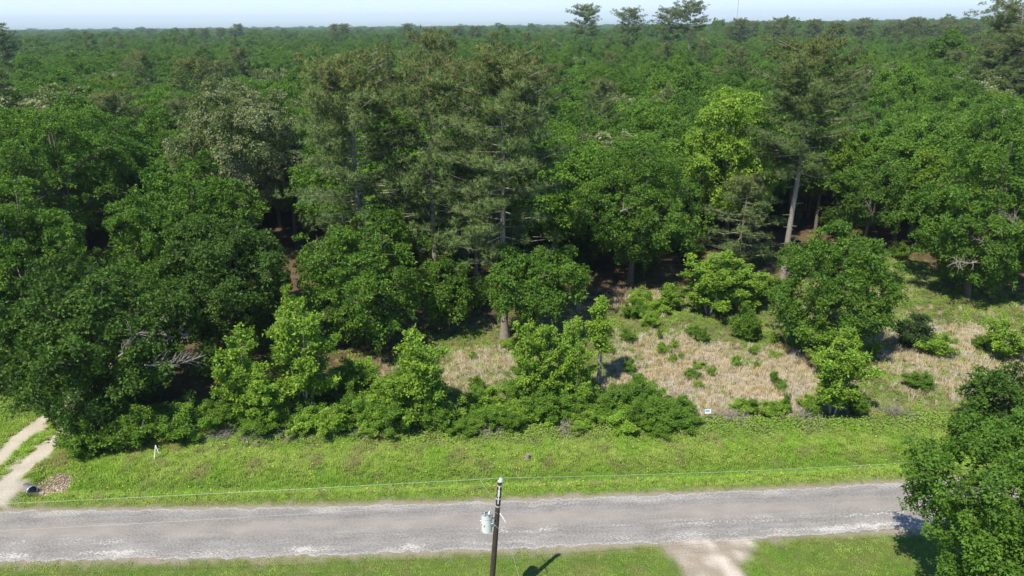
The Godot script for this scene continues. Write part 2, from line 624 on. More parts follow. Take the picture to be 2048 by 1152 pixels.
func apron(x: float, z: float) -> float:
	# gravel mouth of the drive on the near side of the road
	var w := 0.5 * noise(x, z, 20.0, 3)
	var half := 1.7 + 1.1 * smoothstep(-33.6, -35.6, z) + w
	return smoothstep(half + 0.35, half - 0.35, absf(x - 11.7 + 0.12 * (z + 35))) * smoothstep(-38, -36, z) * (1.0 if z > road_near(x) - 0.5 else 0.0)

func ground_colour(x: float, z: float) -> Color:
	var litter := Color(0.10, 0.068, 0.045).lerp(Color(0.16, 0.105, 0.07), 0.5 + noise(x, z, 30.0, 4))
	if z < -200 or absf(x) > 150: return Color(0.05, 0.06, 0.03)
	var n1 := noise(x, z, 8.0)
	var n2 := noise(x, z, 30.0, 2)
	var green := Color(0.10, 0.165, 0.032).lerp(Color(0.15, 0.19, 0.05), clampf(0.5 + n2, 0, 1))
	var c := green
	if z < brush_line(x) + 0.8:
		var olive := Color(0.13, 0.16, 0.055).lerp(Color(0.2, 0.19, 0.09), clampf(0.5 + n1, 0, 1))
		var straw := Color(0.42, 0.36, 0.28).lerp(Color(0.46, 0.38, 0.27), clampf(0.5 + n2, 0, 1))
		c = olive.lerp(straw, meadow_straw(x, z))
		var f := smoothstep(clear_edge(x) + 10, clear_edge(x) + 3, z)
		if x < -8: f = maxf(f, smoothstep(-8.0, -14.0, x + 3 * n1) * smoothstep(-50, -53, z))
		c = c.lerp(litter, f * clampf(0.85 + n2, 0, 1))
		if x < -33 and z > -66: c = c.lerp(green, smoothstep(-33, -37, x))
	var bare := smoothstep(0.9, 0.25, road_far(x) - z + 0.5 * n2) if z < road_far(x) + 0.5 else 0.0
	if z > road_near(x) - 0.5: bare = maxf(bare, smoothstep(0.8, 0.15, z - road_near(x) + 0.6 * n2))
	if z < road_far(x) + 0.5 or z > road_near(x) - 0.5:
		c = c.lerp(Color(0.36, 0.31, 0.25), bare * 0.9)
	else: c = Color(0.3, 0.28, 0.26)
	c = c.lerp(Color(0.5, 0.45, 0.37).lerp(Color(0.62, 0.58, 0.5), clampf(0.5 + n2, 0, 1)), dirt_track(x, z))
	c = c.lerp(Color(0.36, 0.31, 0.25).lerp(Color(0.64, 0.58, 0.51), clampf(0.5 + 2.2 * n2, 0, 1)), apron(x, z))
	var chips := smoothstep(1.5, 0.9, Vector2(x + 32.6, (z + 43.1) * 1.1).length() + 0.4 * n2)
	c = c.lerp(Color(0.2, 0.16, 0.115), chips)
	return c

func build_ground() -> void:
	var xs := []
	var x := -62.0
	while x <= 66: xs.append(x); x += 0.5
	var g := 1.0
	var a := -62.0
	var b := 66.0
	while b < 7000:
		g *= 1.35
		a -= g; b += g
		xs.push_front(a); xs.append(b)
	var zs := []
	var z := -25.0
	while z >= -100: zs.append(z); z -= 0.4
	g = 0.8
	a = -100.0
	b = -25.0
	while a > -7000:
		g *= 1.35
		a -= g
		zs.append(a)
		if b < 300:
			b += g
			zs.push_front(b)
	var mb := MB.new()
	var w := xs.size()
	for zz in zs:
		for xx in xs:
			var y := ground_y(xx, zz)
			var h := 0.2
			var nn := Vector3.UP
			if absf(xx) < 70 and zz < -24 and zz > -101:
				nn = Vector3(ground_y(xx - h, zz) - ground_y(xx + h, zz), 2 * h, ground_y(xx, zz - h) - ground_y(xx, zz + h)).normalized()
			mb.v.append(Vector3(xx, y, zz)); mb.n.append(nn); mb.c.append(ground_colour(xx, zz))
	for j in zs.size() - 1:
		for i in w - 1:
			var q: int = j * w + i
			mb.idx.append_array(PackedInt32Array([q, q + w, q + 1, q + 1, q + w, q + w + 1]))
	var m := StandardMaterial3D.new()
	m.vertex_color_use_as_albedo = true
	m.albedo_texture = noise_tex(0.05, Color(0.55, 0.55, 0.55), Color(1, 1, 1), 512, 5, 21)
	m.uv1_triplanar = true
	m.uv1_world_triplanar = true
	m.uv1_scale = Vector3(0.31, 0.31, 0.31)
	m.roughness = 0.95
	m.metallic_specular = 0.2
	structure("ground", mb.mesh(m))

# ---------------------------------------------------------------- road
func road_image() -> Image:
	var w := 2048
	var h := 256
	var f := FastNoiseLite.new()
	f.frequency = 0.012
	f.fractal_octaves = 4
	f.seed = 2
	var a := f.get_image(w, h, false, false, false).get_data()
	f.seed = 7
	f.frequency = 0.16
	f.fractal_octaves = 2
	var b := f.get_image(w, h, false, false, false).get_data()
	f.seed = 9
	f.frequency = 0.05
	f.fractal_octaves = 3
	var s := f.get_image(w / 8, h, false, false, false).get_data()   # stretched along the road
	f.seed = 12
	f.frequency = 0.006
	var p := f.get_image(w, h, false, false, false).get_data()
	var out := PackedByteArray()
	out.resize(w * h * 3)
	for j in h:
		var v := float(j) / h
		var brown := exp(-pow((v - 0.44) / 0.13, 2))
		var wheel := exp(-pow((v - 0.22) / 0.09, 2)) + exp(-pow((v - 0.7) / 0.1, 2))
		var chalk_row := 0.20 + 0.5 * exp(-pow((v - 0.66) / 0.07, 2)) + 0.85 * exp(-pow((v - 0.9) / 0.07, 2)) + 0.45 * exp(-pow((v - 0.1) / 0.06, 2))
		var edge := maxf(smoothstep(0.07, 0.0, v), smoothstep(0.93, 1.0, v))
		for i in w:
			var q := j * w + i
			var na := a[q] / 255.0
			var nb := b[q] / 255.0
			var ns := s[j * (w / 8) + i / 8] / 255.0
			var np := p[q] / 255.0
			var g := 0.245 + 0.07 * (na - 0.5) + 0.17 * (nb - 0.5) + 0.08 * (ns - 0.5) + 0.05 * (np - 0.5) - 0.02 * wheel
			var c := Vector3(g, g * 0.955, g * 0.905)
			c = c.lerp(Vector3(0.275, 0.245, 0.22) * (0.85 + 0.3 * na), brown * 0.75 * clampf(np * 1.6, 0, 1))
			# pale limestone dust: speckled streaks and tyre-tread prints
			var amount := chalk_row * clampf(np * 2.4 - 0.55, 0.0, 1.3)
			var dust := smoothstep(0.82, 1.0, amount * 0.55 + nb * 0.7 + (ns - 0.5) * 0.5)
			if v > 0.84 and v < 0.97 or v > 0.03 and v < 0.14:
				var along := i * 0.03125 + absf(v - (0.905 if v > 0.5 else 0.085)) * 9.0
				var tread := smoothstep(0.25, 0.6, sin(along * 21.0)) * smoothstep(0.42, 0.62, np + (nb - 0.5) * 0.35)
				dust = maxf(dust, tread * 0.75)
			dust = maxf(dust, edge * clampf(0.3 + 1.2 * (nb - 0.3), 0, 1))
			c = c.lerp(Vector3(0.52, 0.5, 0.475), clampf(dust, 0, 1) * (0.45 + 0.5 * nb))
			var k := q * 3
			var srgb := Color(c.x, c.y, c.z).linear_to_srgb()
			out[k] = int(srgb.r * 255); out[k + 1] = int(srgb.g * 255); out[k + 2] = int(srgb.b * 255)
	return Image.create_from_data(w, h, false, Image.FORMAT_RGB8, out)

func build_road() -> void:
	var mb := MB.new()
	var x := -130.0
	var rows := 13
	var count := 0
	while x <= 130:
		for k in rows:
			var t := k / float(rows - 1)
			var zf := road_far(x) + 0.3 * noise(x, 0, 60.0, 5) + 0.12 * noise(x, 0, 12.0, 6)
			var zn := road_near(x) + 0.3 * noise(x, 0, 60.0, 7) + 0.12 * noise(x, 0, 12.0, 8)
			mb.v.append(Vector3(x, 0.012 + 0.10 * sin(PI * t), lerpf(zf, zn, t)))
			mb.n.append(Vector3(0, 1, (t - 0.5) * 0.08).normalized())
			mb.uv.append(Vector2((x + 34) / 64.0, t * 0.98 + 0.01))
			mb.c.append(Color.WHITE)
		count += 1
		x += 0.25
	for i in count - 1:
		for k in rows - 1:
			var q := i * rows + k
			mb.idx.append_array(PackedInt32Array([q, q + rows, q + 1, q + 1, q + rows, q + rows + 1]))
	var m := StandardMaterial3D.new()
	m.albedo_texture = ImageTexture.create_from_image(road_image())
	m.roughness = 0.9
	m.metallic_specular = 0.25
	structure("road", mb.mesh(m))

# ---------------------------------------------------------------- pole and wires
func lathe(profile: Array, at: Vector3, axis: Vector3, sides := 20) -> MB:
	var mb := MB.new()
	var pts := []
	var rr := []
	for p in profile:
		pts.append(at + axis * float(p[1]))
		rr.append(p[0])
	mb.tube(pts, rr, sides)
	return mb

func build_pole() -> void:
	var base := Vector3(-1.38, -0.1, -30.6)
	var o := thing("utility_pole", "leaning dark wooden utility pole with grey transformer, beside the road", "utility pole", base)
	var top := Vector3(-0.70, 8.35, -30.6) - base
	var dir := top.normalized()
	var wood := bark_material(Color(0.028, 0.02, 0.016), Color(0.075, 0.055, 0.045))
	wood.uv1_scale = Vector3(3, 0.2, 3)
	var steel := plain(Color(0.55, 0.57, 0.58), 0.45, 0.3)
	var paint := plain(Color(0.66, 0.70, 0.72), 0.4)
	var white := plain(Color(0.82, 0.86, 0.86), 0.25)
	var pole := MB.new()
	pole.tube([-dir * 0.4, dir * 2, dir * 4, dir * 6, top], [0.165, 0.155, 0.143, 0.13, 0.118], 16)
	part("shaft", pole.mesh(wood), o)
	# weathered upper end: a pale sleeve strip with bands
	var up := MB.new()
	up.tube([top - dir * 1.25 + Vector3(0, 0, 0.125), top - dir * 0.25 + Vector3(0.0, 0, 0.125)], [0.032, 0.032], 8)
	up.box(top - dir * 0.62 + Vector3(-0.01, 0, 0.13), Vector3(0.1, 0.36, 0.05), Basis(Vector3(0, 0, 1), -0.08))
	part("ground_strip", up.mesh(paint), o)
	var cap := MB.new()
	cap.tube([top + dir * 0.005, top + dir * 0.05], [0.125, 0.11], 16)
	part("pole_cap", cap.mesh(steel), o)
	for d in [0.18, 0.95, 1.42]:
		var band := MB.new()
		band.tube([top - dir * d, top - dir * (d + 0.07)], [0.132 + d * 0.003, 0.132 + d * 0.003], 16)
		part("band", band.mesh(steel), o)
	var pin := MB.new()
	pin.tube([top - dir * 0.3 + Vector3(0.11, 0, 0.06), top + dir * 0.12 + Vector3(0.06, 0, 0.02)], [0.02, 0.02], 8)
	part("insulator_pin", pin.mesh(steel), o)
	part("insulator", lathe([[0.05, -0.02], [0.125, 0.02], [0.125, 0.06], [0.08, 0.085], [0.12, 0.11], [0.11, 0.16], [0.06, 0.2], [0.01, 0.21]], top + dir * 0.04 + Vector3(0.06, 0, 0.02), dir).mesh(white), o)
	# transformer
	var tc := dir * (top.length() - 2.95) + Vector3(-0.47, 0, 0.08)
	var tank := part("transformer_tank", lathe([[0.02, 0.0], [0.255, 0.0], [0.28, 0.03], [0.28, 0.86], [0.295, 0.87], [0.295, 0.92], [0.27, 0.95], [0.17, 1.02], [0.02, 1.05]], tc, Vector3.UP, 28).mesh(paint), o)
	for a in [0.0, 2.2]:
		var bush := lathe([[0.055, 0.0], [0.055, 0.06], [0.085, 0.075], [0.05, 0.1], [0.08, 0.125], [0.045, 0.15], [0.07, 0.175], [0.03, 0.2], [0.018, 0.28]], tc + Vector3(0.12 * cos(a), 0.98, 0.12 * sin(a)), Vector3(0.25 * cos(a), 1, 0.25 * sin(a)).normalized(), 12)
		part("bushing", bush.mesh(white), tank)
	for a in [0.5, 2.0, 2.65, 3.4]:
		var lug := MB.new()
		lug.tube([tc + Vector3(0.27 * cos(a), 0.55, 0.27 * sin(a)), tc + Vector3(0.36 * cos(a), 0.55, 0.36 * sin(a))], [0.035, 0.025], 8)
		part("terminal_lug", lug.mesh(steel), tank)
	for h in [0.3, 0.78]:
		var arm := MB.new()
		arm.box(tc + Vector3(0.34, h, -0.03), Vector3(0.2, 0.09, 0.12))
		part("bracket", arm.mesh(steel), o)
	# fuse cutout on the right with its tube hanging open, lightning arrester on the left
	var cp := dir * (top.length() - 1.9) + Vector3(0.13, 0, 0.05)
	var fuse := MB.new()
	fuse.tube([cp, cp + Vector3(0.16, -0.22, 0.06), cp + Vector3(0.3, -0.52, 0.08)], [0.03, 0.028, 0.024], 8)
	part("fuse_cutout", fuse.mesh(white), o)
	var arr := MB.new()
	for k in 4: arr.tube([tc + Vector3(0.26, 0.98 + 0.07 * k, 0.2), tc + Vector3(0.26, 1.03 + 0.07 * k, 0.2)], [0.06, 0.045], 10)
	part("lightning_arrester", arr.mesh(plain(Color(0.3, 0.3, 0.32), 0.5)), o)
	var wire := plain(Color(0.45, 0.47, 0.43), 0.5, 0.2)
	var lead := func(pts: Array, called: String) -> void:
		var cv := Curve3D.new()
		for p in pts: cv.add_point(p)
		for k in range(1, pts.size() - 1):
			var t: Vector3 = (pts[k + 1] - pts[k - 1]) * 0.2
			cv.set_point_in(k, -t); cv.set_point_out(k, t)
		var fine := []
		for k in 17: fine.append(cv.sample_baked(cv.get_baked_length() * k / 16.0))
		var rr := []
		for k in 17: rr.append(0.014)
		var mb := MB.new()
		mb.tube(fine, rr, 6)
		part(called, mb.mesh(wire), o)
	lead.call([top + Vector3(-1.0, 0.12, 0), top + Vector3(-0.75, -0.25, 0.1), top + Vector3(-0.45, -0.75, 0.14), top - dir * 1.0 + Vector3(-0.13, 0, 0.1)], "jumper_wire")
	lead.call([tc + Vector3(0.1, 1.25, 0), tc + Vector3(0.2, 1.5, 0.1), cp + Vector3(-0.2, 0.1, 0.1), cp], "jumper_wire")
	lead.call([cp + Vector3(0.3, -0.5, 0.08), cp + Vector3(0.28, -0.72, 0.12), cp + Vector3(0.02, -0.95, 0.1), tc + Vector3(0.28, 0.75, 0.22)], "jumper_wire")
	# overhead wires, sagging between this pole and the next ones out of the frame
	var span := func(label: String, hy: float, dl: float, dr: float, sagl: float, rad: float) -> void:
		var mb := MB.new()
		var pts := []
		var rr := []
		var at := base + dir * (hy - base.y) / dir.y + Vector3(0.06, 0, 0.02)
		for k in range(-30, 31):
			var x := k * 2.0
			var t := absf(x) / 60.0
			pts.append(Vector3(at.x + x, at.y + (dl if x < 0 else dr) * t - (sagl if x < 0 else 1.0) * 4 * t * (1 - t), at.z - (0.03 if x < 0 else 0.12) * x))
			rr.append(rad)
		mb.tube(pts, rr, 5)
		var m := MeshInstance3D.new()
		m.name = numbered("overhead_wire")
		m.mesh = mb.mesh(wire)
		add_child(m)
		tag(m, label, "wire")
	span.call("upper overhead wire crossing the ditch, running over the insulator at the pole top", 8.58, -1.2, -0.5, 0.25, 0.008)
	span.call("lower overhead wire along the road, fixed to the pole above the transformer", 7.15, -1.5, -0.6, 0.3, 0.0055)
	var sv := MB.new()
	var pts := []
	var rr := []
	for k in 21:
		var t := k / 20.0
		pts.append(base + dir * 6.9 + Vector3(0.1, 0, 0.1) + Vector3(5.2, -3.2, 22) * t - Vector3(0, 1.6 * t * (1 - t), 0))
		rr.append(0.005)
	sv.tube(pts, rr, 5)
	var s := MeshInstance3D.new()
	s.name = "service_wire"
	s.mesh = sv.mesh(wire)
	add_child(s)
	tag(s, "thin service wire dropping from the pole over the near lawn", "wire")

# ---------------------------------------------------------------- small things
func build_small_things() -> void:
	# white stake with a short second leg at the edge of the oak's shade
	var y := ground_y(-26.4, -45.4)
	var o := thing("survey_stake", "white stake shaped like a narrow tent, under the big left oak", "stake", Vector3(-26.4, y, -45.4))
	var white := plain(Color(0.85, 0.85, 0.82), 0.5)
	var a := MB.new()
	a.tube([Vector3(-0.1, -0.1, 0.05), Vector3(0.2, 1.25, -0.05)], [0.045, 0.04], 8)
	part("post", a.mesh(white), o)
	var b := MB.new()
	b.tube([Vector3(0.2, 1.22, -0.05), Vector3(0.36, 0.62, 0.03)], [0.035, 0.03], 8)
	part("short_leg", b.mesh(white), o)
	# yard sign
	var sg := thing("yard_sign", "small blue and white sign standing in the brush, right of the saplings", "sign", Vector3(15.5, ground_y(15.5, -50.2), -50.2), 0.1)
	var f := MB.new()
	for x in [-0.2, 0.2]: f.tube([Vector3(x, -0.1, 0), Vector3(x, 0.75, 0)], [0.015, 0.015], 6)
	part("wire_legs", f.mesh(plain(Color(0.1, 0.1, 0.1), 0.5)), sg)
	var bd := MB.new()
	bd.box(Vector3(0, 0.92, 0.02), Vector3(0.5, 0.34, 0.015), Basis(Vector3.RIGHT, -0.25))
	part("board", bd.mesh(plain(Color(0.8, 0.84, 0.86), 0.4)), sg)
	var pr := MB.new()
	pr.box(Vector3(-0.03, 0.965, 0.022), Vector3(0.36, 0.19, 0.015), Basis(Vector3.RIGHT, -0.25))
	part("printed_panel", pr.mesh(plain(Color(0.22, 0.36, 0.58), 0.4)), sg)
	# culvert pipe under the drive
	var cz := ditch(-33.4)
	var cy := -0.42
	var cu := thing("culvert_pipe", "corrugated metal culvert pipe end under the left driveway", "culvert", Vector3(-34.15, cy, cz + 0.1), -0.45)
	var m := MB.new()
	var rr := 0.36
	for k in 24:
		var x0 := -k * 0.09
		var r0 := rr + 0.014 * cos(k * PI)
		var r1 := rr + 0.014 * cos((k + 1) * PI)
		m.tube([Vector3(0.45 + x0, 0, 0), Vector3(0.45 + x0 - 0.09, 0, 0)], [r0, r1], 24, false)
	part("barrel", m.mesh(plain(Color(0.2, 0.2, 0.21), 0.6, 0.5)), cu)
	var lip := MB.new()
	var pts := []
	var rads := []
	for k in 25:
		var t := TAU * k / 24
		pts.append(Vector3(0.46, rr * cos(t), rr * sin(t)))
		rads.append(0.035)
	lip.tube(pts, rads, 8)
	part("rim", lip.mesh(plain(Color(0.62, 0.66, 0.7), 0.4, 0.3)), cu)
	# wood chips washed out beside the pipe
	rng.seed = 77
	var chip := MB.new()
	chip.box(Vector3.ZERO, Vector3(0.13, 0.03, 0.06))
	var cm := plain(Color.WHITE, 0.9)
	cm.vertex_color_use_as_albedo = true
	var where := []
	var cols := []
	for k in 260:
		var t := rf(0, TAU)
		var q := sqrt(rng.randf()) * 1.15
		var p := Vector3(-32.6 + q * cos(t), 0, -43.1 + q * 0.9 * sin(t))
		p.y = ground_y(p.x, p.z) + 0.03
		where.append(Transform3D(Basis.from_euler(Vector3(rf(-0.5, 0.5), rf(0, TAU), rf(-0.5, 0.5))), p))
		cols.append(Color(0.36, 0.295, 0.225) * rf(0.6, 1.5))
	var ch := scatter("wood_chips", chip.mesh(cm), where, cols)
	add_child(ch)
	tag(ch, "pile of tan wood chips beside the culvert pipe", "wood chips")
	# grey weathered stump in the verge
	var st := thing("stump", "small grey weathered stump in the green verge behind the pole", "stump", Vector3(1.0, ground_y(1.0, -45.2), -45.2))
	var sb := MB.new()
	sb.tube([Vector3(0, -0.1, 0), Vector3(0.03, 0.25, 0), Vector3(0.08, 0.5, 0.02)], [0.22, 0.17, 0.13], 9)
	part("stem", sb.mesh(mats.deadwood), st)
	var sc := MB.new()
	sc.tube([Vector3(0.02, 0.15, 0), Vector3(-0.35, 0.32, 0.1)], [0.07, 0.03], 6)
	sc.tube([Vector3(0.02, 0.2, 0), Vector3(0.3, 0.5, -0.1)], [0.06, 0.025], 6)
	part("root", sc.mesh(mats.deadwood), st)
	# wire fence in the shade on the left
	var fe := thing("wire_fence", "dark wire fence on wooden posts in the shade at far left", "fence", Vector3(-43.3, 0, -53.7))
	var pw := bark_material(Color(0.05, 0.04, 0.03), Color(0.13, 0.11, 0.09))
	for k in 7:
		var pm := MB.new()
		var px := 0.05 * k - 0.4
		pm.tube([Vector3(px, -0.2, 1.6 - 1.7 * k), Vector3(px + 0.03, 1.35, 1.6 - 1.7 * k)], [0.07, 0.06], 8)
		part("post", pm.mesh(pw), fe)
	for h in [0.4, 0.8, 1.2]:
		var wm := MB.new()
		wm.tube([Vector3(-0.4, h, 1.6), Vector3(-0.1, h, -8.6)], [0.008, 0.008], 4)
		part("wire", wm.mesh(plain(Color(0.2, 0.2, 0.2), 0.5, 0.5)), fe)

# ---------------------------------------------------------------- the trees at the front
var taken := []
func hero(kind: Dictionary, called: String, label: String, x: float, z: float, r: float, turn := 0.0, category := "tree", group := "") -> Node3D:
	taken.append([x, z, r])
	return plant(kind, called, label, category, Vector3(x, 0, z), Vector3.ONE, turn, group)

func add_dead(o: Node3D, at: Vector3, turn: float, length: float, rseed: int, tilt := 0.0) -> void:
	var p := part("dead_branch", dead_limb(rseed, length), o)
	p.position = at
	p.rotation = Vector3(0, turn, tilt)

func build_front_trees() -> void:
	var o: Node3D
	o = hero(broadleaf(101, 7.8, 0.2, 13.2, "dark", 105), "oak_tree", "huge dark green oak at front left whose crown reaches the roadside grass", -33.0, -52.2, 7)
	add_dead(o, Vector3(5.4, 6.2, 3.6), 0.3, 3.2, 5, -0.35)
	add_dead(o, Vector3(4.2, 7.4, 4.6), 0.9, 2.0, 6, 0.2)
	o = hero(broadleaf(102, 6.2, 1.5, 14.8, "dark", 98), "oak_tree", "dark oak behind the bare dead branches, right of the huge left oak", -26.2, -62.5, 5)
	hero(broadleaf(103, 7.2, 2.5, 18.4, "mid", 90), "oak_tree", "tall green oak directly behind the huge front left oak, below the pale oak", -32.0, -69.0, 7)
	hero(broadleaf(104, 6.0, 1.0, 18.0, "mid", 72), "oak_tree", "green oak cut off by the left picture edge, above the fence", -45.2, -63.0, 5)
	hero(broadleaf(105, 8.8, 4.0, 23.0, "mid", 66), "oak_tree", "broad rounded oak at left edge in front of the pale far oak", -56.0, -88.0, 8)
	hero(broadleaf(106, 9.2, 6.0, 23.6, "pale", 70, 0.25), "oak_tree", "pale grey-green flowering oak standing above the dark left oaks", -36.0, -96.0, 8)
	hero(broadleaf(107, 6.6, 0.3, 12.9, "mid", 84), "oak_tree", "rounded green oak in front of the left pair of pines", -14.4, -65.5, 6)
	hero(broadleaf(108, 3.0, 0.6, 8.6, "mid", 90), "oak_tree", "narrow small oak between the rounded oak and the bare pine trunk", -6.6, -68.5, 3)
	hero(broadleaf(109, 5.0, 3.0, 9.8, "mid", 84), "oak_tree", "spreading low oak just right of the middle pine's bare trunk", 2.3, -64.4, 5)
	o = hero(broadleaf(110, 8.2, 1.6, 18.6, "mid", 74), "oak_tree", "big green oak right of the middle pine, with grey branches showing", 14.6, -83.5, 8)
	add_dead(o, Vector3(-2.6, 10.5, 6.4), 0.5, 2.2, 15, 0.2)
	hero(broadleaf(111, 5.3, 0.0, 13.0, "mid", 88), "oak_tree", "dome shaped dense oak standing alone in the meadow, right of the tall pine", 30.1, -62.6, 5)
	o = hero(broadleaf(112, 7.6, 0.0, 19.4, "mid", 74), "oak_tree", "large oak at right edge with bare grey branches low in its crown", 52.6, -77.5, 7)
	add_dead(o, Vector3(-1.4, 7.6, 6.3), 2.6, 2.6, 25, 0.2)
	add_dead(o, Vector3(-3.4, 6.0, 5.3), 3.3, 2.6, 26, -0.5)
	add_dead(o, Vector3(0.6, 9.4, 5.6), 2.2, 2.4, 27, 0.4)
	o = hero(broadleaf(113, 4.9, 2.5, 14.2, "mid", 72), "oak_tree", "ragged oak with a pale broken snag, left of the grass gap", 48.5, -95.0, 5)
	add_dead(o, Vector3(-1.5, 5.5, 4.4), 4.2, 2.4, 36, 0.9)
	o = hero(broadleaf(114, 5.7, 0.6, 12.9, "mid", 190, 0.155), "oak_tree", "glossy green oak in the bottom right corner, its crown overhanging the road", 25.7, -28.9, 5)
	add_dead(o, Vector3(2.2, 9.6, 3.6), 2.9, 1.8, 37, 0.1)
	hero(broadleaf(115, 3.0, 0.2, 5.6, "dark", 85), "oak_tree", "dark small oak at right edge just above the glossy corner oak", 37.6, -48.2, 3)
	hero(broadleaf(116, 5.2, 0.6, 13.5, "dark", 76), "oak_tree", "shaded dark oak at far left edge beyond the fence posts", -49.0, -57.0, 5)
	# sweetgum
	hero(broadleaf(120, 6.8, 3.0, 23.6, "bright", 74, 0.26, 46), "sweetgum_tree", "tall bright yellow-green tree left of the tall right-hand pine", 29.0, -93.0, 6)
	hero(broadleaf(121, 3.4, 2.0, 14.5, "bright", 70, 0.28, 20), "sweetgum_tree", "small bright yellow-green tree far right beyond the meadow gap", 78.0, -124.0, 4)
	# tall pines
	hero(pine(201, 26.8, 6.6, 7.5, 7600, 0.4, 0.38), "pine_tree", "tall olive pine, left one of the pair left of centre", -15.6, -72.0, 5, 0, "pine tree")
	hero(pine(202, 26.9, 5.8, 8.0, 6600, 0.4, 0.38), "pine_tree", "tall olive pine, right one of the pair left of centre", -8.2, -73.5, 5, 1.0, "pine tree")
	hero(pine(203, 27.2, 6.4, 8.5, 7600, 0.4, 0.38), "pine_tree", "tall middle pine with its bare grey trunk foot on sunlit grass", -0.8, -66.8, 5, 0, "pine tree")
	hero(pine(204, 27.8, 6.6, 14.0, 6200, 0.4, 0.42, Vector3(0.4, 0, 0), 0.16), "pine_tree", "tall right-hand pine with long bare trunk and open crown", 32.2, -80.4, 5, 0, "pine tree")
	hero(pine(205, 12.4, 4.6, 1.5, 3000, 0.36, 0.6), "pine_tree", "short bushy grey-green pine below the yellow-green tree", 28.8, -86.5, 4, 0, "pine tree")
	hero(pine(206, 17.5, 5.0, 5.0, 3400, 0.4, 0.5), "pine_tree", "medium olive pine between the left pair and the middle pine, set back", -4.2, -80.5, 4, 0, "pine tree")

